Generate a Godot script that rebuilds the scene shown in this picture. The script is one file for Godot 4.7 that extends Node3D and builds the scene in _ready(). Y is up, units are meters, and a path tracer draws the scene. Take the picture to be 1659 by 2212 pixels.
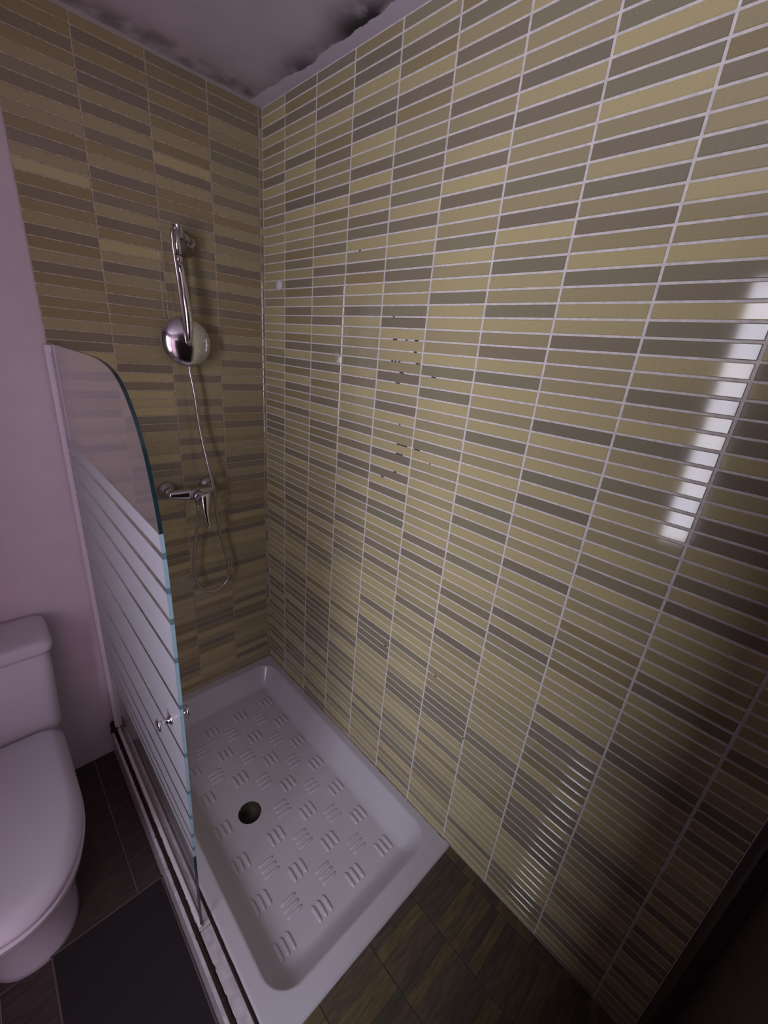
extends Node3D
# A tiled shower corner. Metres, y up. The tiled corner edge is the y axis: wall_right lies in x = 0, wall_back in z = 0,
# the shower tray's rim in y = 0. The toilet side (x < -0.74) lies one step lower.

const COL := 0.1714          # pitch of the wall tile columns
const ROW := 0.028624        # pitch of the wall tile rows
const TOP := 2.2745          # first row joint under the ceiling
const CEIL := 2.272
const LOW := -0.12           # floor on the toilet side
const FRONT := 1.775         # where the tiled wall ends at the door

var cam: Camera3D
var used := {}
var rng := RandomNumberGenerator.new()
var M := {}

# ---------------------------------------------------------------- helpers
class MB:
	# collects quads and triangles given counter-clockwise as seen from outside, writes them clockwise
	var st := SurfaceTool.new()
	var col = null
	func _init(smooth := false):
		st.begin(Mesh.PRIMITIVE_TRIANGLES)
		st.set_smooth_group(0 if smooth else -1)
	func smooth(on: bool):
		st.set_smooth_group(0 if on else -1)
	func v(p: Vector3, uv = null):
		if col != null: st.set_color(col)
		if uv != null: st.set_uv(uv)
		st.add_vertex(p)
	func tri(a: Vector3, b: Vector3, c: Vector3):
		v(a); v(c); v(b)
	func quad(a: Vector3, b: Vector3, c: Vector3, d: Vector3):
		tri(a, b, c); tri(a, c, d)
	func box(lo: Vector3, hi: Vector3, bev := 0.0):
		if bev <= 0.0:
			var p := []
			for i in 8: p.append(Vector3(hi.x if i & 1 else lo.x, hi.y if i & 2 else lo.y, hi.z if i & 4 else lo.z))
			quad(p[0], p[2], p[3], p[1]); quad(p[4], p[5], p[7], p[6]); quad(p[0], p[4], p[6], p[2])
			quad(p[1], p[3], p[7], p[5]); quad(p[0], p[1], p[5], p[4]); quad(p[2], p[6], p[7], p[3])
			return
		# chamfered box: three inset faces per axis pair, twelve edge strips, eight corners
		var c := (lo + hi) / 2; var h := (hi - lo) / 2; var g := h - Vector3.ONE * bev
		var ax := [Vector3.RIGHT, Vector3.UP, Vector3.BACK]
		for k in 3:
			var u: Vector3 = ax[(k + 1) % 3]; var w: Vector3 = ax[(k + 2) % 3]; var n: Vector3 = ax[k]
			for s in [-1.0, 1.0]:
				var o: Vector3 = c + n * s * h[k]
				var gu: Vector3 = u * g[(k + 1) % 3]; var gw: Vector3 = w * g[(k + 2) % 3]
				if s > 0: quad(o - gu - gw, o + gu - gw, o + gu + gw, o - gu + gw)
				else: quad(o - gu - gw, o - gu + gw, o + gu + gw, o + gu - gw)
			for su in [-1.0, 1.0]:
				for sw in [-1.0, 1.0]:
					var a: Vector3 = c + u * su * h[(k + 1) % 3] + w * sw * g[(k + 2) % 3]
					var b: Vector3 = c + u * su * g[(k + 1) % 3] + w * sw * h[(k + 2) % 3]
					var e: Vector3 = n * g[k]
					if su * sw > 0: quad(a - e, a + e, b + e, b - e) if false else quad(a + e, a - e, b - e, b + e) if false else quad(a - e, b - e, b + e, a + e)
					else: quad(a - e, a + e, b + e, b - e)
		for sx in [-1.0, 1.0]:
			for sy in [-1.0, 1.0]:
				for sz in [-1.0, 1.0]:
					var a := c + Vector3(sx * h.x, sy * g.y, sz * g.z)
					var b := c + Vector3(sx * g.x, sy * h.y, sz * g.z)
					var d := c + Vector3(sx * g.x, sy * g.y, sz * h.z)
					if sx * sy * sz > 0: tri(a, b, d)
					else: tri(a, d, b)
	func loft(rings: Array, cap_first := true, cap_last := true, closed := true):
		# rings of equal length; counter-clockwise as seen from the last ring's end
		for i in rings.size() - 1:
			var a: PackedVector3Array = rings[i]; var b: PackedVector3Array = rings[i + 1]
			var n := a.size()
			for j in (n if closed else n - 1):
				var k := (j + 1) % n
				quad(a[j], a[k], b[k], b[j])
		for e in [0, 1]:
			if (e == 0 and not cap_first) or (e == 1 and not cap_last): continue
			var r: PackedVector3Array = rings[0] if e == 0 else rings[-1]
			var m := Vector3.ZERO
			for p in r: m += p
			m /= r.size()
			for j in r.size():
				var k := (j + 1) % r.size()
				if e == 0: tri(m, r[k], r[j])
				else: tri(m, r[j], r[k])
	func lathe(from: Vector3, axis: Vector3, prof: Array, n := 32, cap0 := true, cap1 := true):
		# prof: [distance along the axis, radius]
		var a := axis.normalized()
		var u := a.cross(Vector3.UP if absf(a.y) < 0.9 else Vector3.RIGHT).normalized(); var w := a.cross(u)
		var rings := []
		for q in prof:
			var r := PackedVector3Array()
			for j in n:
				var t := TAU * j / n
				r.append(from + a * q[0] + (u * cos(t) + w * sin(t)) * maxf(q[1], 1e-5))
			rings.append(r)
		loft(rings, cap0, cap1)
	func tube(pts: Array, rad, n := 12):
		var rings := []
		var u := Vector3.ZERO
		for i in pts.size():
			var t: Vector3 = (pts[mini(i + 1, pts.size() - 1)] - pts[maxi(i - 1, 0)]).normalized()
			if u == Vector3.ZERO: u = t.cross(Vector3.UP if absf(t.y) < 0.9 else Vector3.RIGHT).normalized()
			u = (u - t * u.dot(t)).normalized()
			var w := t.cross(u)
			var r := PackedVector3Array()
			var rr: float = rad[i] if rad is Array else rad
			for j in n:
				var s := TAU * j / n
				r.append(pts[i] + (u * cos(s) + w * sin(s)) * rr)
			rings.append(r)
		loft(rings)
	func mesh() -> ArrayMesh:
		st.generate_normals()
		return st.commit()

func put(called: String, m: Mesh, mat: Material, parent: Node3D = self) -> MeshInstance3D:
	var o := MeshInstance3D.new()
	o.name = numbered(called, parent)
	o.mesh = m
	o.material_override = mat
	parent.add_child(o, true)
	return o

func numbered(called: String, parent: Node) -> String:
	var key := str(parent.get_instance_id()) + called
	var k: int = used.get(key, 0)
	used[key] = k + 1
	return called if k == 0 else "%s_%03d" % [called, k]

func thing(called: String, label: String, category: String, at := Vector3.ZERO) -> Node3D:
	var o := Node3D.new()
	o.name = numbered(called, self)
	add_child(o, true)
	o.position = at
	o.set_meta("label", label)
	o.set_meta("category", category)
	return o

func structure(called: String, label: String) -> Node3D:
	var o := Node3D.new()
	o.name = numbered(called, self)
	add_child(o, true)
	o.set_meta("kind", "structure")
	o.set_meta("label", label)
	return o

func mat(called: String, c: Color, rough := 0.5, metal := 0.0, spec := 0.5) -> StandardMaterial3D:
	var m := StandardMaterial3D.new()
	m.resource_name = called
	m.albedo_color = c.linear_to_srgb()      # colours in this script are linear, as measured base colours are
	m.roughness = rough; m.metallic = metal; m.metallic_specular = spec
	M[called] = m
	return m

func noise_tex(sd: int, freq: float, lo: float, hi: float, octaves := 4, size := 512) -> NoiseTexture2D:
	var n := FastNoiseLite.new()
	n.seed = sd; n.frequency = freq; n.fractal_octaves = octaves
	var t := NoiseTexture2D.new()
	t.width = size; t.height = size; t.seamless = true; t.noise = n
	var g := Gradient.new()
	g.set_color(0, Color(lo, lo, lo)); g.set_color(1, Color(hi, hi, hi))
	t.color_ramp = g
	return t

func clothe(m: StandardMaterial3D, t: Texture2D, scale: Vector3):
	m.albedo_texture = t
	m.uv1_triplanar = true; m.uv1_world_triplanar = true
	m.uv1_scale = scale

# ---------------------------------------------------------------- camera, light
func set_up():
	cam = Camera3D.new(); cam.name = "camera"; add_child(cam)
	cam.transform = Transform3D(Basis(Vector3(0.7172, 0.08776, 0.69132), Vector3(0.19269, 0.92839, -0.31775), Vector3(-0.6697, 0.3611, 0.64893)).orthonormalized(), Vector3(-0.8853, 1.5513, 1.6006))
	cam.fov = rad_to_deg(2.0 * atan(1106.0 / 887.46))
	cam.near = 0.02; cam.far = 60.0; cam.current = true
	var e := Environment.new()
	e.background_mode = Environment.BG_COLOR
	e.background_color = Color(0.72, 0.78, 0.95)
	e.background_energy_multiplier = 0.6
	e.tonemap_mode = Environment.TONE_MAPPER_LINEAR
	e.tonemap_exposure = 0.89
	e.sdfgi_enabled = true; e.ssao_enabled = true; e.ssil_enabled = true
	var w := WorldEnvironment.new(); w.name = "world"; w.environment = e; add_child(w)
	# daylight that comes in through the window of the wall on the left, which stands ajar behind the camera
	var a := AreaLight3D.new(); a.name = "window_daylight"
	a.area_size = Vector2(0.82, 1.28)
	a.light_color = Color(0.94, 0.93, 1.0)
	a.light_energy = 5.0
	a.shadow_enabled = true
	a.area_range = 12.0; a.area_attenuation = 2.0
	add_child(a)
	# daylight panel turned away from wall_back to keep that wall dimmer
	a.transform = Transform3D(Basis(Vector3(0, 1, 0), -PI / 2 - deg_to_rad(31)), Vector3(-1.95, 1.36, 1.58))
	# weak warm fill light, added behind the camera without a visible source
	var h := AreaLight3D.new(); h.name = "added_warm_fill"
	h.area_size = Vector2(0.7, 1.9)
	h.light_color = Color(1.0, 0.70, 0.76)
	h.light_energy = 0.42
	h.shadow_enabled = true
	h.area_range = 12.0; h.area_attenuation = 2.0
	add_child(h)
	h.position = Vector3(-1.38, 0.92, 1.93)

# ---------------------------------------------------------------- materials
func make_materials():
	var t := mat("glazed_tile", Color.WHITE, 0.07, 0.0, 0.5)
	t.vertex_color_use_as_albedo = true
	clothe(t, noise_tex(3, 0.05, 0.93, 1.0), Vector3(6, 14, 6))
	var t2 := mat("floor_tile", Color.WHITE, 0.42)
	t2.vertex_color_use_as_albedo = true
	clothe(t2, noise_tex(5, 0.012, 0.7, 1.0, 5), Vector3(2, 4, 14))
	clothe(mat("pale_grout", Color(0.80, 0.75, 0.71), 0.75), noise_tex(8, 0.03, 0.85, 1.0), Vector3(4, 4, 4))
	clothe(mat("stained_grout", Color(0.62, 0.48, 0.38), 0.85), noise_tex(9, 0.03, 0.72, 1.0), Vector3(4, 4, 4))
	clothe(mat("floor_grout", Color(0.42, 0.35, 0.30), 0.9), noise_tex(10, 0.03, 0.7, 1.0), Vector3(4, 4, 4))
	clothe(mat("wall_paint", Color(0.63, 0.53, 0.57), 0.75), noise_tex(11, 0.008, 0.965, 1.0), Vector3(2, 2, 2))
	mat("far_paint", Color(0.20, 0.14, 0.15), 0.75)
	mat("white_plaster", Color(0.4, 0.33, 0.36), 0.85)
	mat("ceramic", Color(0.55, 0.525, 0.56), 0.16)
	mat("toilet_ceramic", Color(0.55, 0.50, 0.55), 0.16)
	mat("seat_plastic", Color(0.52, 0.47, 0.52), 0.28)
	mat("chrome", Color(0.75, 0.74, 0.76), 0.12, 1.0)
	mat("dull_chrome", Color(0.5, 0.47, 0.47), 0.3, 1.0)
	mat("hose_metal", Color(0.62, 0.55, 0.53), 0.28, 1.0)
	mat("white_profile", Color(0.66, 0.58, 0.63), 0.35)
	mat("aluminium", Color(0.85, 0.80, 0.83), 0.4, 0.25)
	mat("white_plastic", Color(0.7, 0.66, 0.67), 0.4)
	mat("black_rubber", Color(0.030, 0.025, 0.027), 0.85, 0.0, 0.2)
	mat("dark_gap", Color(0.02, 0.018, 0.016), 0.9)
	clothe(mat("mould", Color(0.05, 0.03, 0.022), 0.95), noise_tex(14, 0.06, 0.3, 1.0), Vector3(8, 8, 8))
	clothe(mat("silicone", Color(0.66, 0.57, 0.55), 0.6), noise_tex(15, 0.05, 0.6, 1.0), Vector3(8, 8, 8))
	clothe(mat("white_marble", Color(0.66, 0.60, 0.64), 0.3), noise_tex(16, 0.02, 0.82, 1.0), Vector3(3, 3, 3))
	clothe(mat("dark_wood", Color(0.07, 0.043, 0.034), 0.5), noise_tex(17, 0.02, 0.55, 1.0), Vector3(14, 1.2, 14))
	var g := mat("clear_glass", Color(0.9, 0.97, 0.95, 0.02), 0.03)
	g.transparency = BaseMaterial3D.TRANSPARENCY_ALPHA
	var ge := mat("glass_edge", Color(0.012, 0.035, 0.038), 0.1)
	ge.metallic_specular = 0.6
	mat("lit_edge", Color(0.27, 0.42, 0.47), 0.2)  # brightness of the lit glass edge, put into the colour
	mat("half_lit_edge", Color(0.10, 0.2, 0.23), 0.15)
	var f := mat("frosting", Color(0.48, 0.485, 0.535), 0.5)
	f.albedo_color.a = 0.62
	f.transparency = BaseMaterial3D.TRANSPARENCY_ALPHA
	f.backlight_enabled = true; f.backlight = Color(0.3, 0.3, 0.32)

# ---------------------------------------------------------------- tiles
# tones: L pale olive, M mid olive, B brown, D dark brown-grey, G dark green-grey
var TONES := {"L": Color(0.51, 0.435, 0.225), "M": Color(0.41, 0.35, 0.195), "B": Color(0.34, 0.275, 0.145), "D": Color(0.275, 0.232, 0.158), "G": Color(0.285, 0.258, 0.165)}

func tile_mesh(w: float, h: float, c: Color, d := 0.004, rim := 1.0) -> ArrayMesh:
	# face at z = 0, foot at z = -d; a rounded rim in two steps
	var b := MB.new(); b.col = c
	var r := []
	for k in [[0.0, -d], [0.0003 * rim, -0.0011 * rim], [0.0016 * rim, 0.0]]:
		var x: float = w / 2 - k[0]; var y: float = h / 2 - k[0]
		r.append(PackedVector3Array([Vector3(-x, -y, k[1]), Vector3(x, -y, k[1]), Vector3(x, y, k[1]), Vector3(-x, y, k[1])]))
	b.loft(r, false, false)
	b.quad(r[2][0], r[2][1], r[2][2], r[2][3])
	return b.mesh()

func seen_area(p: Array) -> float:
	# pixels that a quad covers in the photograph's frame (0 when it lies outside)
	var q := []
	var inside := false
	for v in p:
		var l: Vector3 = cam.transform.affine_inverse() * v
		if l.z > -0.05: return 0.0
		var s := Vector2(829.5 + 887.46 * l.x / -l.z, 1106.0 - 887.46 * l.y / -l.z)
		if s.x > 0 and s.x < 1659 and s.y > 0 and s.y < 2212: inside = true
		q.append(s)
	if not inside: return 0.0
	var a := 0.0
	for i in 4: a += q[i].cross(q[(i + 1) % 4])
	return absf(a) / 2

func lay_tiles(wall: Node3D, cells: Array, material: Material, rim := 1.0):
	# cells: [transform of the face centre, width, height, colour]; the 300 that show largest are parts, the others one part
	var order := []
	for i in cells.size():
		var c: Array = cells[i]; var t: Transform3D = c[0]
		var p := []
		for s in [[-1, -1], [1, -1], [1, 1], [-1, 1]]: p.append(t * Vector3(s[0] * c[1] / 2, s[1] * c[2] / 2, 0))
		order.append([seen_area(p) if c.size() < 5 else c[4] * seen_area(p), i])
	order.sort_custom(func(a, b): return a[0] > b[0])
	var shared := {}
	var rest := SurfaceTool.new()
	rest.begin(Mesh.PRIMITIVE_TRIANGLES)
	var any := false
	for k in order.size():
		var c: Array = cells[order[k][1]]
		var key := "%.4f %.4f %s" % [c[1], c[2], c[3]]
		if not shared.has(key): shared[key] = tile_mesh(c[1], c[2], c[3], 0.004, rim)
		if k < 300 and order[k][0] > 60.0:
			var o := put("tile", shared[key], material, wall)
			o.transform = c[0]
		else:
			rest.append_from(shared[key], 0, c[0]); any = true
	if any:
		var o := put("small_tiles", rest.commit(), material, wall)
		o.set_meta("kind", "stuff")

func tone_at(wall: String, c: int, n: int) -> String:
	var k := "%s%d" % [wall, c]
	if PATTERN.has(k) and n < (PATTERN[k] as String).length():
		var ch: String = (PATTERN[k] as String)[n]
		if TONES.has(ch): return ch
	var x := rng.randf()
	return "L" if x < 0.36 else "M" if x < 0.58 else "B" if x < 0.7 else "D" if x < 0.88 else "G"

func shade(ch: String) -> Color:
	# six firings of each tone
	var j := (rng.randi() % 6 - 2.5) / 2.5
	var c: Color = TONES[ch]
	return Color(c.r * (1 + 0.06 * j), c.g * (1 + 0.055 * j), c.b * (1 + 0.03 * j))

# firing of each tile, column by column from the ceiling down, where the photograph shows it ('.' stays at random)
var PATTERN := {
	"R1": "DBDM....MBDLM.MBGMDBLDBLBDLDBLDBLDMMMMMGLBMMDMDMB",
	"R2": "DMBDLMBDMMDLBMMGLDMDMMDLMDMDLBMDLMDBGLMGMMMBMMDLBLLB",
	"R3": "BDDLMDDLLDLDLDGLMDBLMDLMMMGLDLMLMDLDLDDLLDMLMDLMMGM",
	"R4": "GMDBLDBMMGDMGLDLLGDMLGDLLLMDLMDLMMLDLDLDLDGLM",
	"R5": "MBGMDMLDMDLDLDLMGLMLGLLMMLGLGLLMLGLMMLMLMLLDLDLMML",
	"R6": "....GMMDLDMMMGMDLMGLMGLMDLGLLMLGLMLMLGLGLMLGLLMDLDLLDMLM",
	"R7": "......GLDGLMDLGMDMLGMLLDMMMLLDLMLGLDLMLMLDLMLLDLDMML",
	"R8": "........MBDMMGMLMMLGDLGGLMDMLGMLGMLMMLMGLM",
	"B1": "BDDMMDGMGMDMBMDMMDBMDBDBBMDMDMMDMMDBDMBMMDDMDB",
	"B2": "DBDBDBMBLDMBBDMMDBGMDBDMDMMMMMDMMDMDBMDMDMMDM",
	"B3": "BDBDDMDMGBMDBDMDBLMDMBDBBMDM",
	"B4": "BBDBMGDMMBDMLBDBMDBMDBMBBMDD",
}

func build_walls():
	rng.seed = 77
	# wall_right: grout bed, then the tiles on it
	var wr := structure("wall_right", "long wall of narrow horizontal olive and brown tiles with pale grout")
	var b := MB.new(); b.box(Vector3(0.0012, LOW - 0.1, -0.15), Vector3(0.16, CEIL + 0.1, FRONT))
	put("grout_bed", b.mesh(), M.pale_grout, wr)
	var cells := []
	var edge := [0.0]
	for k in 10: edge.append(0.14386 + k * COL)
	edge.append(FRONT)
	for c in edge.size() - 1:
		for n in 80:
			var hi: float = minf(TOP - n * ROW, CEIL) if n > 0 else CEIL
			var lo: float = maxf(TOP - (n + 1) * ROW, 0.0)
			if hi - lo < 0.006: continue
			var g := 0.0021
			var w: float = edge[c + 1] - edge[c] - 2 * g; var h: float = hi - lo - 2 * g * 0.85
			var x := Transform3D(Basis(Vector3(0, 0, 1), Vector3(0, 1, 0), Vector3(-1, 0, 0)), Vector3(0, (hi + lo) / 2, (edge[c] + edge[c + 1]) / 2))
			x.basis = x.basis * Basis.from_euler(Vector3(rng.randfn(0, 0.0012), rng.randfn(0, 0.0012), 0))
			cells.append([x, w, h, shade(tone_at("R", c, n))])
	lay_tiles(wr, cells, M.glazed_tile)
	# black spots where the grout has rotted: [z, y, length]
	b = MB.new()
	for q in [[0.7092, 1.6448, 0.0062], [0.7221, 1.5875, 0.0169], [0.7654, 1.5875, 0.0081], [0.8027, 1.5875, 0.0129], [0.8032, 1.5589, 0.0117], [0.7183, 1.5303, 0.0087], [0.7315, 1.5303, 0.0071], [0.7463, 1.5303, 0.0085], [0.817, 1.5303, 0.0154], [0.7598, 1.5017, 0.0166], [0.8765, 1.5017, 0.0145], [0.748, 1.473, 0.0171], [0.7723, 1.3585, 0.0057], [0.7828, 1.2727, 0.0288], [0.8483, 1.3013, 0.0239], [0.7725, 1.2154, 0.0119], [0.7198, 1.1868, 0.0128], [0.9018, 1.2727, 0.0046], [0.7894, 1.3013, 0.0421], [0.5474, 1.8165, 0.0082], [0.8104, 0.5857, 0.0108], [1.0354, 0.6143, 0.0084], [1.1716, 0.4712, 0.0059]]:
		b.box(Vector3(-0.0004, q[1] - 0.0016, q[0] - q[2] / 2), Vector3(0.002, q[1] + 0.0014, q[0] + q[2] / 2), 0.0007)
	var sp := put("mouldy_grout", b.mesh(), M.dark_gap, wr)
	sp.set_meta("kind", "stuff")
	# wall_back: painted plaster on the left, tiled over the tray
	var wb := structure("wall_back", "end wall, tiled in brown and olive strips behind the shower and painted mauve behind the toilet")
	b = MB.new(); b.box(Vector3(-1.9, LOW - 0.1, -0.16), Vector3(0.0, CEIL + 0.1, -0.006))
	put("painted_plaster", b.mesh(), M.wall_paint, wb)
	b = MB.new(); b.box(Vector3(-0.6955, -0.1, -0.006), Vector3(0.0012, CEIL, -0.0012))
	put("grout_bed", b.mesh(), M.stained_grout, wb)
	cells = []
	edge = [0.0, 0.01306]
	for k in 3: edge.append(0.01306 + (k + 1) * COL)
	edge.append(0.6955)
	for c in edge.size() - 1:
		for n in 80:
			var hi: float = minf(TOP - n * ROW, CEIL) if n > 0 else CEIL
			var lo: float = maxf(TOP - (n + 1) * ROW, 0.0)
			if hi - lo < 0.006: continue
			var g := 0.0017
			var w: float = edge[c + 1] - edge[c] - 2 * g; var h: float = hi - lo - 2 * g * 0.85
			var x := Transform3D(Basis(), Vector3(-(edge[c] + edge[c + 1]) / 2, (hi + lo) / 2, 0))
			x.basis = x.basis * Basis.from_euler(Vector3(rng.randfn(0, 0.0015), rng.randfn(0, 0.0015), 0))
			# what stands behind the frosted screen shows nothing of its tiles
			var hidden: bool = c >= 4 and (hi + lo) / 2 < 1.45 or c == 3 and (hi + lo) / 2 < 0.9
			cells.append([x, w, h, shade(tone_at("B", c, n)), 0.0 if hidden else 1.0])
	lay_tiles(wb, cells, M.glazed_tile)
	# wall_left with the window opening
	var wl := structure("wall_left", "plain painted wall with the window, beside the toilet")
	var x0 := -1.95; var x1 := -1.75
	b = MB.new()
	b.box(Vector3(x0, LOW - 0.1, -0.16), Vector3(x1, CEIL + 0.1, 1.222))
	b.box(Vector3(x0, LOW - 0.1, 1.9), Vector3(x1, CEIL + 0.1, 2.05))
	b.box(Vector3(x0, LOW - 0.1, 1.222), Vector3(x1, 0.70, 1.9))
	b.box(Vector3(x0, 2.02, 1.222), Vector3(x1, CEIL + 0.1, 1.9))
	put("plaster", b.mesh(), M.far_paint, wl)
	# wall_front with the dark door beside the tiles
	var wf := structure("wall_front", "plain painted wall around the door")
	b = MB.new()
	b.box(Vector3(-1.95, LOW - 0.1, 1.9), Vector3(-1.74, CEIL + 0.1, 2.05))
	b.box(Vector3(-1.02, LOW - 0.1, 1.9), Vector3(-0.9, CEIL + 0.1, 2.05))
	b.box(Vector3(-1.74, 1.9, 1.9), Vector3(-1.02, CEIL + 0.1, 2.05))  # opening made for the added fill light
	b.box(Vector3(-0.9, 2.12, FRONT), Vector3(0.16, CEIL + 0.1, 2.05))
	put("plaster", b.mesh(), M.far_paint, wf)
	var d := structure("door_1", "dark brown wooden door and frame at the end of the tiled wall")
	b = MB.new(); b.box(Vector3(-0.062, 0.0, FRONT), Vector3(0.16, 2.12, 2.0), 0.004)
	b.box(Vector3(-0.9, 0.0, FRONT + 0.02), Vector3(-0.838, 2.12, 2.0), 0.004)
	put("door_frame", b.mesh(), M.dark_wood, d)
	b = MB.new(); b.box(Vector3(-0.836, 0.006, FRONT + 0.03), Vector3(-0.064, 2.115, FRONT + 0.07), 0.003)
	put("door_leaf", b.mesh(), M.dark_wood, d)
	# window_1
	var wi := structure("window_1", "tall window in the left wall")
	b = MB.new()
	for q in [[1.222, 0.70, 1.236, 2.02], [1.886, 0.70, 1.9, 2.02], [1.222, 0.70, 1.9, 0.714], [1.222, 2.006, 1.9, 2.02]]:
		b.box(Vector3(-1.84, q[1], q[0]), Vector3(-1.79, q[3], q[2]), 0.002)
	put("window_frame", b.mesh(), M.white_profile, wi)

func build_shade_unit():  # unseen blocker, added to cast shade on the lower right of wall_right
	var c := thing("added_shade_unit", "slim dark wooden unit added out of view to shade the lower right tiles, mirrored in their glaze", "blocker_board", Vector3(-0.99, LOW, 1.66))
	var b := MB.new(); b.box(Vector3(0.038, 0.0, -0.24), Vector3(0.05, 1.84, 0.22), 0.003)
	put("back_panel", b.mesh(), M.dark_wood, c)
	for k in 2:
		b = MB.new(); b.box(Vector3(-0.06, 0.0, -0.24 + k * 0.445), Vector3(0.038, 1.84, -0.225 + k * 0.445), 0.003)
		put("side_panel", b.mesh(), M.dark_wood, c)
	for k in 5:
		b = MB.new(); b.box(Vector3(-0.06, 0.05 + k * 0.44, -0.225), Vector3(0.038, 0.066 + k * 0.44, 0.205), 0.002)
		put("blocker_board", b.mesh(), M.dark_wood, c)

func build_ceiling():
	var c := structure("ceiling", "white ceiling with black mould along the tiled walls")
	var n := FastNoiseLite.new(); n.seed = 21; n.frequency = 0.02; n.fractal_octaves = 5
	var n2 := FastNoiseLite.new(); n2.seed = 22; n2.frequency = 0.006; n2.fractal_octaves = 3
	var S := 900
	var im := Image.create_empty(S, S, false, Image.FORMAT_RGB8)
	var paint := Color(0.50, 0.42, 0.47); var strip := Color(0.64, 0.58, 0.66)
	for j in S:
		var z := 1.9 * (j + 0.5) / S - 0.05
		for i in S:
			var x := 1.9 * (i + 0.5) / S - 0.05            # distance from wall_right
			var f := n.get_noise_2d(i, j); var f2 := n2.get_noise_2d(i, j)
			var a: Color = paint * (1.0 + 0.10 * f2 + 0.05 * f)
			# mould along the unpainted strip beside wall_right
			var xs := 0.042 + 0.020 * n2.get_noise_2d(7.0, j * 1.5) + 0.002 * n.get_noise_2d(7.0, j * 2.0)
			if z < 0.12: xs = lerpf(0.05, xs, clampf(z / 0.12, 0, 1))
			var strength := clampf(0.16 + 0.98 * exp(-pow((z - 0.56) / 0.11, 2)) + 0.62 * exp(-pow((z - 0.30) / 0.09, 2)) + 0.55 * exp(-pow((z - 0.95) / 0.2, 2)), 0, 1)
			var m := strength * exp(-pow(maxf(x - xs, 0) / (0.026 + 0.040 * strength), 2)) * clampf(0.95 + 1.2 * f, 0, 1)
			# corner spot
			m = maxf(m, 0.85 * exp(-(pow((x - 0.072) / 0.022, 2) + pow((z - 0.048) / 0.022, 2))) * clampf(0.9 + f, 0, 1))
			# brown bloom along wall_back
			var m2 := 0.62 * exp(-pow((z - 0.06 - 0.03 * f2) / 0.042, 2)) * clampf(0.65 + 1.6 * f, 0, 1) * smoothstep(0.02, 0.12, x)
			m2 = maxf(m2, 0.5 * exp(-(pow((x - 0.125) / 0.012, 2) + pow((z - 0.03) / 0.01, 2))))
			a = a.lerp(Color(0.12, 0.085, 0.07), clampf(m2, 0, 1))
			a = a.lerp(Color(0.022, 0.02, 0.02), clampf(m, 0, 1))
			if x < xs: a = strip * (1.0 + 0.04 * f)
			if z < 0.018 + 0.01 * n2.get_noise_2d(i * 2.0, 9.0): a = a.lerp(strip, 0.7)
			im.set_pixel(i, j, a.linear_to_srgb())
	var t := ImageTexture.create_from_image(im)
	var m := mat("stained_ceiling", Color.WHITE, 0.85)
	m.albedo_texture = t
	var st := SurfaceTool.new(); st.begin(Mesh.PRIMITIVE_TRIANGLES); st.set_smooth_group(-1)
	var p := [Vector3(-1.95, CEIL, -0.1), Vector3(0.1, CEIL, -0.1), Vector3(0.1, CEIL, 2.05), Vector3(-1.95, CEIL, 2.05)]
	for k in [0, 2, 1, 0, 3, 2]:
		st.set_uv(Vector2((-p[k].x + 0.05) / 1.9, (p[k].z + 0.05) / 1.9)); st.add_vertex(p[k])
	st.generate_normals()
	put("plaster_face", st.commit(), m, c)
	var b := MB.new(); b.box(Vector3(-1.95, CEIL + 0.002, -0.1), Vector3(0.1, CEIL + 0.15, 2.05))
	put("slab", b.mesh(), M.white_plaster, c)

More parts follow.
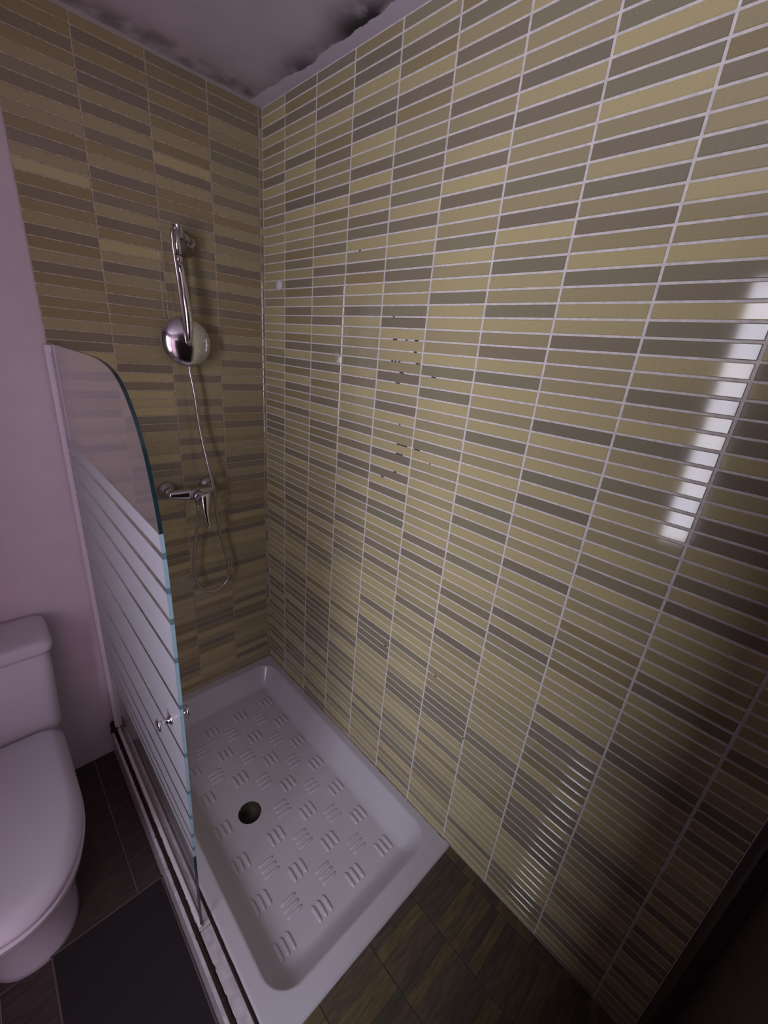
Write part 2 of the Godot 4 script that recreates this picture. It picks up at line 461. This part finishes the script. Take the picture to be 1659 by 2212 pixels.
func build_floor():
	rng.seed = 501
	var f := structure("floor", "floor of dark brown tiles, one step lower beside the toilet")
	var b := MB.new()
	b.box(Vector3(-1.95, LOW - 0.2, -0.1), Vector3(-0.72, LOW - 0.004, 2.05))
	put("lower_bed", b.mesh(), M.floor_grout, f)
	b = MB.new()
	b.box(Vector3(-0.7255, LOW - 0.3, -0.1), Vector3(0.05, -0.2, 2.05))
	b.box(Vector3(-0.7255, -0.2, 1.2055), Vector3(0.05, -0.004, 2.05))
	put("raised_bed", b.mesh(), M.floor_grout, f)
	# raised strip tiles in front of the tray, laid like the walls' tiles: strips along x
	var cells := []
	var xs := [0.0, 0.0315, 0.0315 + COL, 0.0315 + 2 * COL, 0.0315 + 3 * COL, 0.676]
	var flat := Basis(Vector3(1, 0, 0), Vector3(0, 0, -1), Vector3(0, 1, 0))
	for c in xs.size() - 1:
		var z := 1.2065
		while z < FRONT - 0.001:
			var d: float = [0.0286, 0.0286, 0.0572, 0.0429][rng.randi() % 4]
			if z + d > FRONT: d = FRONT - z
			if d > 0.006:
				var q := rng.randf()
				var col: Color = Color(0.165, 0.124, 0.062) if q < 0.4 else Color(0.13, 0.096, 0.06) if q < 0.7 else Color(0.098, 0.082, 0.058)
				cells.append([Transform3D(flat, Vector3(-(xs[c] + xs[c + 1]) / 2, 0, z + d / 2)), xs[c + 1] - xs[c] - 0.0030, d - 0.0001, col])
			z += d
	lay_tiles(f, cells, M.floor_tile, 0.2)
	# big plain tiles on the lower floor
	for i in 4:
		for j in 4:
			var xa: float = [-0.735, -0.805, -1.135, -1.465][i]; var xb: float = [-0.805, -1.135, -1.465, -1.75][i]
			var za: float = -0.006 + 0.603 * j; var zb: float = minf(za + 0.603, 2.0)
			var m := tile_mesh(xa - xb - 0.003, zb - za - 0.003, Color(0.075, 0.052, 0.046) * (0.92 + 0.16 * rng.randf()))
			var o := put("tile", m, M.floor_tile, f)
			o.transform = Transform3D(flat, Vector3((xa + xb) / 2, LOW, (za + zb) / 2))
	# edge of the raised part: white facing, mouldy joint, white sill strip
	var t := structure("trim_1", "white edging of the raised shower floor with mouldy joints")
	for q in [[0.0, 0.655], [0.657, 1.31], [1.312, 1.9]]:
		b = MB.new(); b.box(Vector3(-0.733, LOW, q[0]), Vector3(-0.7236, 0.0008, q[1]), 0.0012)
		put("facing_tile", b.mesh(), M.white_marble, t)
	for q in [[0.0, 0.872, -0.7125], [0.874, 1.9, -0.711]]:
		b = MB.new(); b.box(Vector3(q[2], -0.05, q[0]), Vector3(-0.6802, 0.0005, q[1]), 0.0015)
		put("sill_strip", b.mesh(), M.white_marble, t)
	var mo := MB.new(true)
	var pts := []; var rad := []
	var k := 0
	while k < 190:
		var z := 0.01 + k * 0.01
		var wide: bool = z < 0.875
		pts.append(Vector3(-0.7175 + rng.randfn(0, 0.0010), -0.0042 + rng.randfn(0, 0.0010), z))
		rad.append(clampf((0.0070 if wide else 0.0068) + rng.randfn(0, 0.0011), 0.0045, 0.0098))
		k += 1
	mo.tube(pts, rad, 8)
	put("mouldy_joint", mo.mesh(), M.mould, t)
	# the black rotten end of the joint under the wall profile
	mo = MB.new(true)
	var blob := []
	for q in [[0.052, 0.004], [0.044, 0.009], [0.03, 0.0115], [0.012, 0.010], [0.0, 0.013], [-0.02, 0.011], [-0.05, 0.008], [-0.07, 0.003]]:
		var r := PackedVector3Array()
		for a in range(12):
			var w: float = q[1] * (1.0 + rng.randfn(0, 0.13))
			r.append(Vector3(-0.722 + w * cos(TAU * a / 12), q[0], 0.016 + w * 1.2 * sin(TAU * a / 12)))
		blob.append(r)
	mo.loft(blob)
	put("black_mould", mo.mesh(), M.mould, t)
	mo = MB.new(true)
	pts = []; rad = []
	for i in 66:
		pts.append(Vector3(-0.6767 + rng.randfn(0, 0.0003), -0.0028, 0.01 + i * 0.0185)); rad.append(clampf(0.0037 + rng.randfn(0, 0.0004), 0.0026, 0.005))
	mo.tube(pts, rad, 8)
	put("dirty_joint", mo.mesh(), M.mould, t)

# ---------------------------------------------------------------- shower tray
func rr_dist(p: Vector2, c: Vector2, h: Vector2, r: float) -> float:
	var q := (p - c).abs() - h + Vector2(r, r)
	return minf(maxf(q.x, q.y), 0.0) + Vector2(maxf(q.x, 0), maxf(q.y, 0)).length() - r

const DRAIN := Vector2(-0.434, 0.617)
const DRAIN_R := 0.041

func tray_height(x: float, z: float) -> float:
	var d := -rr_dist(Vector2(x, z), Vector2(-0.3285, 0.5925), Vector2(0.2945, 0.5475), 0.072)   # inside the basin's rim line
	var y := 0.0
	if d > -0.003:
		var t := clampf((d + 0.003) / 0.076, 0, 1)
		y = -0.080 * (0.35 * t * t * (3 - 2 * t) + 0.65 * (1 - pow(1 - t, 2.3)))
	# the floor falls a little to the drain
	if d > 0.064:
		y -= 0.006 * clampf((d - 0.064) / 0.1, 0, 1) * clampf(1.0 - Vector2(x, z).distance_to(DRAIN) / 0.7, 0, 1)
	# outer edge rolls over
	var o := minf(x + 0.6735, 1.2055 - z)
	if o < 0.006: y -= 0.006 - sqrt(maxf(0.000036 - pow(0.006 - o, 2), 0))
	return y

func build_tray():
	var t := thing("shower_tray", "white ceramic shower tray with ribbed floor and open round drain, set in the corner", "shower tray")
	var st := SurfaceTool.new(); st.begin(Mesh.PRIMITIVE_TRIANGLES); st.set_smooth_group(0)
	var nx := 135; var nz := 241
	var P := []
	for j in nz + 1:
		for i in nx + 1:
			var x := -0.6735 + 0.673 * i / nx; var z := 0.0005 + 1.205 * j / nz
			var dd := Vector2(x, z).distance_to(DRAIN)
			var v := Vector2(x, z)
			if absf(dd - DRAIN_R) < 0.0032: v = DRAIN + (v - DRAIN).normalized() * DRAIN_R
			P.append([Vector3(v.x, tray_height(v.x, v.y), v.y), v.distance_to(DRAIN)])
	for j in nz:
		for i in nx:
			var a = P[j * (nx + 1) + i]; var b = P[j * (nx + 1) + i + 1]; var c = P[(j + 1) * (nx + 1) + i + 1]; var d = P[(j + 1) * (nx + 1) + i]
			for q in [[a, b, c], [a, c, d]]:
				if q[0][1] <= DRAIN_R + 1e-4 and q[1][1] <= DRAIN_R + 1e-4 and q[2][1] <= DRAIN_R + 1e-4: continue
				for w in q: st.add_vertex(w[0])
	st.generate_normals()
	put("basin", st.commit(), M.ceramic, t)
	# drain: a dark well with a rolled lip
	var yd := tray_height(DRAIN.x + DRAIN_R + 0.004, DRAIN.y)
	var m := MB.new(true)
	m.lathe(Vector3(DRAIN.x, yd, DRAIN.y), Vector3.DOWN, [[0.0005, DRAIN_R + 0.0005], [0.004, DRAIN_R - 0.002], [0.058, DRAIN_R - 0.003], [0.0585, 0.0001]], 40, false, true)
	put("drain_well", m.mesh(), M.drain_dark, t)
	# anti-slip ribs in threes, each three turned against its neighbours
	var rib := MB.new(true)
	var prof := []
	for k in 9:
		var s := -1.0 + 2.0 * k / 8
		prof.append([0.029 + 0.029 * s, 0.0042 * sqrt(maxf(1 - pow(absf(s), 4), 0.0))])
	rib.lathe(Vector3(0, 0, -0.029), Vector3(0, 0, 1), prof, 10)
	var rm := rib.mesh()
	for i in 4:
		for k in 7:
			add_ribs(t, rm, Vector2(-0.137 - 0.133 * i, 0.199 + 0.138 * k), false)
	for i in 3:
		for k in 6:
			add_ribs(t, rm, Vector2(-0.204 - 0.133 * i, 0.268 + 0.138 * k), true)
	# sealant along the two walls
	rng.seed = 90
	for side in 2:
		var pts := []; var rad := []
		var n := 88 if side == 0 else 48
		for k in n:
			var s := (1.206 if side == 0 else 0.675) * k / (n - 1)
			var r := clampf(0.0042 + rng.randfn(0, 0.0011), 0.0025, 0.0075)
			pts.append(Vector3(-0.0028 + rng.randfn(0, 0.0007), 0.0008, s) if side == 0 else Vector3(-s, 0.0008, 0.0028 + rng.randfn(0, 0.0007)))
			rad.append(r)
		var sb := MB.new(true); sb.tube(pts, rad, 8)
		put("sealant_bead", sb.mesh(), M.silicone, t)

func add_ribs(t: Node3D, rm: Mesh, at: Vector2, across: bool):
	if at.distance_to(DRAIN) < 0.085: return
	for k in 3:
		var o := (k - 1) * 0.0205
		var p := at + (Vector2(0, o) if across else Vector2(o, 0))
		var r := put("grip_rib", rm, M.ceramic, t)
		r.position = Vector3(p.x, tray_height(p.x, p.y) + 0.0002, p.y)
		r.scale = Vector3(1.55, 1.15, 1)
		if across: r.rotation.y = PI / 2

# ---------------------------------------------------------------- glass screen
func glass_x(y: float) -> float:
	return -0.706 + (y - 0.02) / 1.47 * 0.011

func build_screen():
	var s := thing("shower_screen", "fixed glass shower screen with frosted horizontal bands and a curved top edge, beside the toilet", "shower screen")
	# outline of the pane in (y, z)
	var curve := [[1.4925, 0.024], [1.4930, 0.25], [1.4930, 0.45], [1.4925, 0.56], [1.488, 0.645], [1.476, 0.715], [1.455, 0.763], [1.426, 0.800], [1.393, 0.829], [1.344, 0.856], [1.292, 0.874], [1.247, 0.885], [1.189, 0.8925], [1.116, 0.8965], [1.017, 0.8975], [0.879, 0.8955], [0.721, 0.891], [0.531, 0.882], [0.33, 0.873], [0.161, 0.867], [0.012, 0.864]]
	var cv := Curve2D.new()
	for i in curve.size():
		var p := Vector2(curve[i][0], curve[i][1])
		var a := Vector2(curve[maxi(i - 1, 0)][0], curve[maxi(i - 1, 0)][1]); var b := Vector2(curve[mini(i + 1, curve.size() - 1)][0], curve[mini(i + 1, curve.size() - 1)][1])
		var t := (b - a) / 6.0
		cv.add_point(p, -t if i > 0 else Vector2.ZERO, t if i < curve.size() - 1 else Vector2.ZERO)
	var pts := cv.tessellate(4, 1.0)
	var out := PackedVector2Array(pts)
	out.append(Vector2(0.012, 0.024))
	var idx := Geometry2D.triangulate_polygon(out)
	var th := 0.006
	var g := MB.new()
	for side in 2:
		for k in range(0, idx.size(), 3):
			var v := []
			for m in 3:
				var q := out[idx[k + m]]
				v.append(Vector3(glass_x(q.x) + (th if side else 0.0), q.x, q.y))
			var nrm: Vector3 = (v[1] - v[0]).cross(v[2] - v[0])
			if (nrm.x > 0) == (side == 1): g.tri(v[0], v[1], v[2])
			else: g.tri(v[0], v[2], v[1])
	put("glass_pane", g.mesh(), M.clear_glass, s)
	# frosted bands printed on the toilet side, with clear gaps between them
	var gaps := [1.186, 1.1165, 1.051, 0.9605, 0.8395, 0.698, 0.573, 0.4845, 0.412, 0.360]
	var hi := 1.2265
	for k in gaps.size() + 1:
		var lo: float = gaps[k] + 0.0062 if k < gaps.size() else 0.327
		var b := MB.new()
		var rows := 6
		var rr := []
		for i in rows + 1:
			var y := lerpf(lo, hi, float(i) / rows)
			rr.append([y, edge_at(pts, y) - 0.0015])
		for i in rows:
			var y0: float = rr[i][0]; var y1: float = rr[i + 1][0]
			var a := Vector3(glass_x(y0) - 0.0003, y0, 0.026); var c := Vector3(glass_x(y0) - 0.0003, y0, rr[i][1])
			var d := Vector3(glass_x(y1) - 0.0003, y1, rr[i + 1][1]); var f := Vector3(glass_x(y1) - 0.0003, y1, 0.026)
			b.quad(a, c, d, f)
		put("frosted_band", b.mesh(), M.frosting, s)
		hi = lo - 0.0124
	# polished edge: dark green where clear, window brightness painted in pale at the bands
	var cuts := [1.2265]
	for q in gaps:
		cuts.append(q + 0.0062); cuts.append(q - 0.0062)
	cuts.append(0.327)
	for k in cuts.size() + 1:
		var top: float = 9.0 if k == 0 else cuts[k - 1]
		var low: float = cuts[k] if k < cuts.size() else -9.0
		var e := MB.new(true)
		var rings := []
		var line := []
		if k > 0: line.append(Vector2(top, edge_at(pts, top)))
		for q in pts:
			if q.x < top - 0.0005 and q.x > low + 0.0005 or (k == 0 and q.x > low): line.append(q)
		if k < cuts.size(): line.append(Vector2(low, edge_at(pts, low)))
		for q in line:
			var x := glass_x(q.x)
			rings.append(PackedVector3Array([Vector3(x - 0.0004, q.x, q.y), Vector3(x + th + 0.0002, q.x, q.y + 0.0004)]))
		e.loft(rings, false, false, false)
		put("polished_edge", e.mesh(), M.lit_edge if k % 2 == 1 else M.glass_edge if k == 0 or k == cuts.size() else M.half_lit_edge, s)
	# wall profile: a U channel of white aluminium with an inner lip
	var w := MB.new()
	for q in [[-0.0115, 0.0, 0.0035, 0.032, 1.4872], [0.0085, 0.0, 0.012, 0.03, 1.4872]]:
		var n := 2
		for i in n:
			var y0 := lerpf(0.03, q[4], float(i) / n); var y1 := lerpf(0.03, q[4], float(i + 1) / n)
			var xa := glass_x(y0); var xb := glass_x(y1)
			var r0 := PackedVector3Array([Vector3(xa + q[0], y0, q[3]), Vector3(xa + q[2], y0, q[3]), Vector3(xa + q[2], y0, q[1]), Vector3(xa + q[0], y0, q[1])])
			var r1 := PackedVector3Array([Vector3(xb + q[0], y1, q[3]), Vector3(xb + q[2], y1, q[3]), Vector3(xb + q[2], y1, q[1]), Vector3(xb + q[0], y1, q[1])])
			w.loft([r0, r1], i == 0, i == n - 1)
	put("wall_profile", w.mesh(), M.white_profile, s)
	w = MB.new()
	var ya := 0.03; var yb := 1.466
	var q0 := PackedVector3Array([Vector3(glass_x(ya) - 0.003, ya, 0.040), Vector3(glass_x(ya) - 0.0005, ya, 0.040), Vector3(glass_x(ya) - 0.0005, ya, 0.031), Vector3(glass_x(ya) - 0.003, ya, 0.031)])
	var q1 := PackedVector3Array([Vector3(glass_x(yb) - 0.003, yb, 0.040), Vector3(glass_x(yb) - 0.0005, yb, 0.040), Vector3(glass_x(yb) - 0.0005, yb, 0.031), Vector3(glass_x(yb) - 0.003, yb, 0.031)])
	w.loft([q0, q1])
	put("sealing_strip", w.mesh(), M.white_profile, s)
	w = MB.new(); w.box(Vector3(-0.7115, 0.001, 0.02), Vector3(-0.7025, 0.0125, 0.868), 0.0015)
	put("bottom_rail", w.mesh(), M.aluminium, s)
	# towel knob, one button each side
	var kx := glass_x(0.752)
	for side in 2:
		var k := MB.new(true)
		var dir := Vector3(-1, 0, 0) if side == 0 else Vector3(1, 0, 0)
		k.lathe(Vector3(kx + (0.0 if side == 0 else th), 0.752, 0.826), dir, [[0.0, 0.0125], [0.003, 0.0125], [0.005, 0.009], [0.009, 0.0056], [0.019, 0.0056], [0.0225, 0.0095], [0.0245, 0.0145], [0.0275, 0.015], [0.030, 0.0125], [0.031, 0.0001]], 28)
		put("knob", k.mesh(), M.chrome, s)

func edge_at(pts: PackedVector2Array, y: float) -> float:
	for i in pts.size() - 1:
		if pts[i].x >= y and pts[i + 1].x <= y and pts[i].y > 0.6:
			return lerpf(pts[i].y, pts[i + 1].y, (pts[i].x - y) / maxf(pts[i].x - pts[i + 1].x, 1e-6))
	return 0.87

# ---------------------------------------------------------------- shower fittings
func build_fittings():
	# wall holder
	var h := thing("shower_holder", "chrome wall holder on the tiles at the top of the hand shower", "holder", Vector3(-0.285, 1.822, 0))
	var m := MB.new(true)
	m.lathe(Vector3(0, 0, 0), Vector3(0, 0, 1), [[0, 0.038], [0.004, 0.038], [0.014, 0.034], [0.028, 0.024], [0.040, 0.018], [0.052, 0.016], [0.055, 0.010]], 32)
	put("rose", m.mesh(), M.dull_chrome, h)
	m = MB.new(true)
	m.lathe(Vector3(-0.041, 0.035, 0.066), Vector3(0.02, -1, 0.03), [[0, 0.0165], [0.034, 0.0145], [0.036, 0.0125], [0.002, 0.0125]], 28, false, false)
	put("cradle", m.mesh(), M.dull_chrome, h)
	m = MB.new(true)
	m.tube([Vector3(0, 0, 0.046), Vector3(-0.016, 0.008, 0.056), Vector3(-0.034, 0.016, 0.062)], 0.0115, 14)
	put("arm", m.mesh(), M.dull_chrome, h)
	# hand shower hanging head down
	var s := thing("hand_shower", "chrome hand shower hanging head down from its wall holder", "hand shower", Vector3(-0.326, 1.525, 0.066))
	m = MB.new(true)
	var hp := [Vector3(-0.0105, 0.318, 0.012), Vector3(-0.0095, 0.285, 0.012), Vector3(-0.009, 0.252, 0.012)]
	m.tube(hp, [0.0078, 0.0092, 0.0105], 18)
	put("hose_nut", m.mesh(), M.chrome, s)
	m = MB.new(true); m.tube([Vector3(-0.009, 0.2525, 0.012), Vector3(-0.0089, 0.249, 0.012)], 0.0098, 18)
	put("washer", m.mesh(), M.dark_gap, s)
	m = MB.new(true)
	hp = [Vector3(-0.0088, 0.249, 0.012), Vector3(-0.0085, 0.229, 0.012), Vector3(-0.008, 0.2285, 0.012), Vector3(-0.006, 0.20, 0.014), Vector3(-0.004, 0.16, 0.018), Vector3(-0.002, 0.12, 0.022), Vector3(0, 0.08, 0.024), Vector3(0.001, 0.05, 0.023), Vector3(0.002, 0.02, 0.019), Vector3(0.002, 0.0, 0.013), Vector3(0.002, -0.012, 0.008)]
	m.tube(hp, [0.0105, 0.0108, 0.0095, 0.0118, 0.0132, 0.0142, 0.0148, 0.0148, 0.0135, 0.0105, 0.004], 20)
	put("handle", m.mesh(), M.chrome, s)
	var ax := Vector3(-0.16, 0.05, 1.0).normalized()
	m = MB.new(true)
	m.lathe(-ax * 0.022, ax, [[0.0, 0.070], [0.002, 0.0765], [0.008, 0.079], [0.013, 0.0775], [0.019, 0.071], [0.025, 0.059], [0.030, 0.044], [0.034, 0.026], [0.036, 0.0001]], 48, false, true)
	put("shower_head", m.mesh(), M.chrome, s)
	m = MB.new(true)
	m.lathe(-ax * 0.0225, ax, [[0, 0.0001], [0.0005, 0.070], [0.002, 0.071]], 40, true, false)
	put("spray_face", m.mesh(), M.dull_chrome, s)
	# hose
	var ho := thing("shower_hose", "thin metal shower hose looping below the mixer on the tiled end wall", "hose")
	var c := Curve3D.new()
	var pp := [[-0.3365, 1.842, 0.078], [-0.3375, 1.850, 0.0735], [-0.3395, 1.849, 0.063], [-0.3400, 1.832, 0.053], [-0.337, 1.798, 0.0455], [-0.333, 1.762, 0.042], [-0.326, 1.70, 0.036], [-0.319, 1.62, 0.030], [-0.315, 1.537, 0.032], [-0.3155, 1.47, 0.042], [-0.3165, 1.43, 0.047], [-0.308, 1.356, 0.05], [-0.297, 1.223, 0.05], [-0.282, 1.07, 0.072], [-0.272, 1.003, 0.078], [-0.264, 0.915, 0.066], [-0.248, 0.797, 0.05], [-0.233, 0.707, 0.05], [-0.221, 0.647, 0.05], [-0.2195, 0.602, 0.05], [-0.235, 0.555, 0.05], [-0.268, 0.533, 0.05], [-0.304, 0.535, 0.05], [-0.337, 0.558, 0.05], [-0.359, 0.604, 0.05], [-0.364, 0.66, 0.05], [-0.355, 0.742, 0.05], [-0.341, 0.82, 0.052], [-0.332, 0.897, 0.058], [-0.330, 0.935, 0.062]]
	for i in pp.size():
		var p := Vector3(pp[i][0], pp[i][1], pp[i][2])
		var a: Array = pp[maxi(i - 1, 0)]; var b: Array = pp[mini(i + 1, pp.size() - 1)]
		var t := Vector3(b[0] - a[0], b[1] - a[1], b[2] - a[2]) / 6.0
		c.add_point(p, -t, t)
	c.bake_interval = 0.004
	m = MB.new(true)
	var bp := []; var br := []
	var L := c.get_baked_length()
	var n := int(L / 0.0042)
	for i in n + 1:
		bp.append(c.sample_baked(L * i / n, true)); br.append(0.0059 if i % 2 == 0 else 0.0064)
	m.tube(bp, br, 10)
	put("hose_tube", m.mesh(), M.hose_metal, ho)
	m = MB.new(true)
	m.lathe(Vector3(-0.330, 0.94, 0.0625), Vector3(-0.02, -1, -0.06), [[0, 0.0085], [0.006, 0.0092], [0.018, 0.0085], [0.022, 0.006]], 16)
	put("end_nut", m.mesh(), M.chrome, ho)
	# mixer tap
	var x := thing("shower_mixer", "chrome single lever shower mixer on the tiled end wall above the hose loop", "tap", Vector3(-0.338, 0.992, 0))
	for q in [-0.080, 0.072]:
		m = MB.new(true)
		m.lathe(Vector3(q, 0.004, 0), Vector3(0, 0, 1), [[0, 0.0335], [0.004, 0.0335], [0.009, 0.0305], [0.016, 0.022], [0.021, 0.0175], [0.022, 0.0165], [0.038, 0.0165], [0.040, 0.014]], 32)
		put("rose", m.mesh(), M.dull_chrome, x)
		m = MB.new(true)
		m.tube([Vector3(q, 0.004, 0.036), Vector3(q, 0.003, 0.058)], 0.0125, 6)
		put("union_nut", m.mesh(), M.dull_chrome, x)
	m = MB.new(true)
	m.tube([Vector3(-0.098, 0.004, 0.062), Vector3(-0.095, 0.004, 0.062), Vector3(-0.09, 0.003, 0.062), Vector3(-0.03, -0.001, 0.064), Vector3(-0.022, -0.002, 0.064)], [0.008, 0.0135, 0.0155, 0.0235, 0.0245], 22)
	put("side_arm", m.mesh(), M.chrome, x)
	m = MB.new(true)
	m.tube([Vector3(-0.0225, -0.002, 0.064), Vector3(-0.018, -0.002, 0.064), Vector3(0.018, -0.002, 0.064), Vector3(0.05, 0.002, 0.064), Vector3(0.078, 0.003, 0.062), Vector3(0.083, 0.003, 0.062)], [0.0225, 0.0245, 0.0245, 0.0205, 0.0155, 0.01], 24)
	put("body", m.mesh(), M.dull_chrome, x)
	m = MB.new(true)
	m.lathe(Vector3(0.002, -0.004, 0.066), Vector3(0.08, -0.35, 1), [[0, 0.024], [0.022, 0.0225], [0.028, 0.020], [0.031, 0.014], [0.032, 0.0001]], 28)
	put("cartridge_cap", m.mesh(), M.dull_chrome, x)
	m = MB.new(true)
	var rings := []
	for q in [[0.0, 0.006, 0.100, 0.0165, 0.006], [-0.010, 0.004, 0.104, 0.0185, 0.0075], [-0.03, 0.000, 0.110, 0.0165, 0.0075], [-0.07, -0.004, 0.118, 0.012, 0.0055], [-0.11, -0.002, 0.122, 0.0085, 0.0045], [-0.135, 0.002, 0.123, 0.0075, 0.004], [-0.141, 0.003, 0.123, 0.004, 0.002]]:
		var r := PackedVector3Array()
		for k in 20:
			var a := TAU * k / 20
			r.append(Vector3(0.022 + q[1] + q[3] * cos(a), q[0] + 0.002, q[2] - 0.006 - q[4] * sin(a)))
		r.reverse()
		rings.append(r)
	m.loft(rings)
	put("lever", m.mesh(), M.chrome, x)
	m = MB.new(true)
	m.lathe(Vector3(0.008, -0.018, 0.0635), Vector3(0, -1, 0), [[0, 0.012], [0.02, 0.0105], [0.032, 0.0095], [0.034, 0.008]], 20)
	put("outlet", m.mesh(), M.dull_chrome, x)
	# round cap on the long wall
	var k := thing("wall_cap", "small round white cap with a dark screw hole on the tiles near the corner", "cap", Vector3(0, 1.744, 0.1096))
	m = MB.new(true)
	m.lathe(Vector3.ZERO, Vector3(-1, 0, 0), [[0, 0.0185], [0.003, 0.0185], [0.006, 0.016], [0.0085, 0.010], [0.009, 0.0001]], 28)
	put("disc", m.mesh(), M.white_plastic, k)
	m = MB.new(true)
	m.lathe(Vector3(-0.0068, -0.0072, 0.0005), Vector3(-1, 0, 0), [[0, 0.0024], [0.0012, 0.0024], [0.0013, 0.0001]], 12)
	put("screw", m.mesh(), M.dark_gap, k)

# ---------------------------------------------------------------- toilet
func dee(y: float, a: float, zb: float, zm: float, zf: float, n := 40, pw := 2.2) -> PackedVector3Array:
	# outline of a seat: straight back at zb, sides out to +-a, rounded front at zf; counter-clockwise from above
	var r := PackedVector3Array()
	for k in n + 1:
		var t := PI * k / n
		var cx := signf(cos(t)) * pow(absf(cos(t)), 2.0 / pw) * a
		var cz := zm + pow(sin(t), 2.0 / pw) * (zf - zm)
		r.append(Vector3(-cx, y, cz))
	var rb := 0.03
	r.append(Vector3(a, y, zb + rb)); r.append(Vector3(a - rb * 0.3, y, zb + rb * 0.3)); r.append(Vector3(a - rb, y, zb))
	r.append(Vector3(-a + rb, y, zb)); r.append(Vector3(-a + rb * 0.3, y, zb + rb * 0.3)); r.append(Vector3(-a, y, zb + rb))
	return r

func rbox(y: float, a: float, z0: float, z1: float, r: float, n := 5) -> PackedVector3Array:
	var o := PackedVector3Array()
	for q in [[-a + r, z1 - r, PI / 2], [a - r, z1 - r, 0.0], [a - r, z0 + r, -PI / 2], [-a + r, z0 + r, -PI]]:
		for k in n + 1:
			var t: float = q[2] + PI / 2 - PI / 2 * k / n
			o.append(Vector3(q[0] + r * cos(t), y, q[1] + r * sin(t)))
	return o

func build_toilet():
	var t := thing("toilet", "white close coupled toilet with the lid down, against the mauve wall", "toilet", Vector3(-1.052, 0, 0))
	var b := MB.new(true)
	b.loft([rbox(0.262, 0.165, 0.02, 0.170, 0.04), rbox(0.275, 0.178, 0.014, 0.180, 0.04), rbox(0.30, 0.183, 0.012, 0.184, 0.04), rbox(0.45, 0.190, 0.01, 0.188, 0.04), rbox(0.592, 0.194, 0.01, 0.19, 0.04)])
	put("cistern", b.mesh(), M.toilet_ceramic, t)
	b = MB.new(true)
	b.loft([rbox(0.5945, 0.2025, 0.006, 0.1915, 0.03), rbox(0.605, 0.205, 0.005, 0.1925, 0.03), rbox(0.613, 0.206, 0.005, 0.192, 0.03), rbox(0.624, 0.204, 0.006, 0.188, 0.03), rbox(0.632, 0.199, 0.008, 0.180, 0.03), rbox(0.635, 0.191, 0.012, 0.170, 0.028), rbox(0.6355, 0.17, 0.03, 0.15, 0.02)])
	put("cistern_lid", b.mesh(), M.toilet_ceramic, t)
	b = MB.new(); b.box(Vector3(0.145, 0.6338, 0.026), Vector3(0.172, 0.6350, 0.0275))
	put("lid_mark", b.mesh(), M.dark_gap, t)
	b = MB.new(true)
	b.loft([dee(LOW, 0.112, 0.14, 0.46, 0.603), dee(LOW + 0.012, 0.108, 0.14, 0.46, 0.598), dee(-0.02, 0.104, 0.13, 0.46, 0.592), dee(0.06, 0.108, 0.12, 0.46, 0.603), dee(0.13, 0.128, 0.09, 0.46, 0.645), dee(0.18, 0.152, 0.07, 0.46, 0.695), dee(0.225, 0.168, 0.06, 0.47, 0.735), dee(0.25, 0.172, 0.06, 0.47, 0.748), dee(0.262, 0.170, 0.06, 0.47, 0.744)])
	put("bowl", b.mesh(), M.toilet_ceramic, t)
	b = MB.new(true)
	b.loft([dee(0.268, 0.170, 0.205, 0.47, 0.750), dee(0.270, 0.176, 0.20, 0.47, 0.760), dee(0.280, 0.178, 0.20, 0.47, 0.762), dee(0.284, 0.174, 0.205, 0.47, 0.756)])
	put("seat", b.mesh(), M.seat_plastic, t)
	b = MB.new(true)
	b.loft([dee(0.287, 0.171, 0.205, 0.46, 0.752), dee(0.289, 0.175, 0.20, 0.46, 0.758), dee(0.298, 0.1765, 0.20, 0.46, 0.761), dee(0.306, 0.174, 0.202, 0.46, 0.756), dee(0.318, 0.164, 0.205, 0.46, 0.738), dee(0.325, 0.154, 0.208, 0.46, 0.722), dee(0.3275, 0.146, 0.213, 0.46, 0.710), dee(0.3285, 0.12, 0.24, 0.46, 0.67), dee(0.329, 0.05, 0.30, 0.46, 0.56)])
	put("seat_lid", b.mesh(), M.seat_plastic, t)
	for q in [-0.075, 0.075]:
		b = MB.new(true); b.lathe(Vector3(q - 0.02, 0.296, 0.203), Vector3(1, 0, 0), [[0, 0.008], [0.002, 0.01], [0.038, 0.01], [0.04, 0.008]], 16)
		put("hinge", b.mesh(), M.seat_plastic, t)

func build_mat():
	var m := thing("floor_mat", "dark rectangular mat on the lower floor, between the toilet and the white edging", "mat", Vector3(-0.88, LOW, 1.0))
	var b := MB.new(); b.box(Vector3(-0.142, 0.0, -0.40), Vector3(0.142, 0.006, 0.42), 0.002)
	put("pile", b.mesh(), M.black_rubber, m)
	b = MB.new()
	for q in [[-0.146, -0.404, 0.146, -0.398], [-0.146, -0.404, -0.140, 0.424], [0.140, -0.404, 0.146, 0.424], [-0.146, 0.418, 0.146, 0.424]]:
		b.box(Vector3(q[0], 0.0, q[1]), Vector3(q[2], 0.0066, q[3]), 0.0015)
	put("border", b.mesh(), M.mat_border, m)

func _ready():
	set_up()
	make_materials()
	mat("drain_dark", Color(0.04, 0.036, 0.022), 0.6)
	mat("mat_border", Color(0.10, 0.075, 0.07), 0.8)
	build_walls()
	build_ceiling()
	build_floor()
	build_tray()
	build_screen()
	build_toilet()
	build_fittings()
	build_mat()
	build_shade_unit()
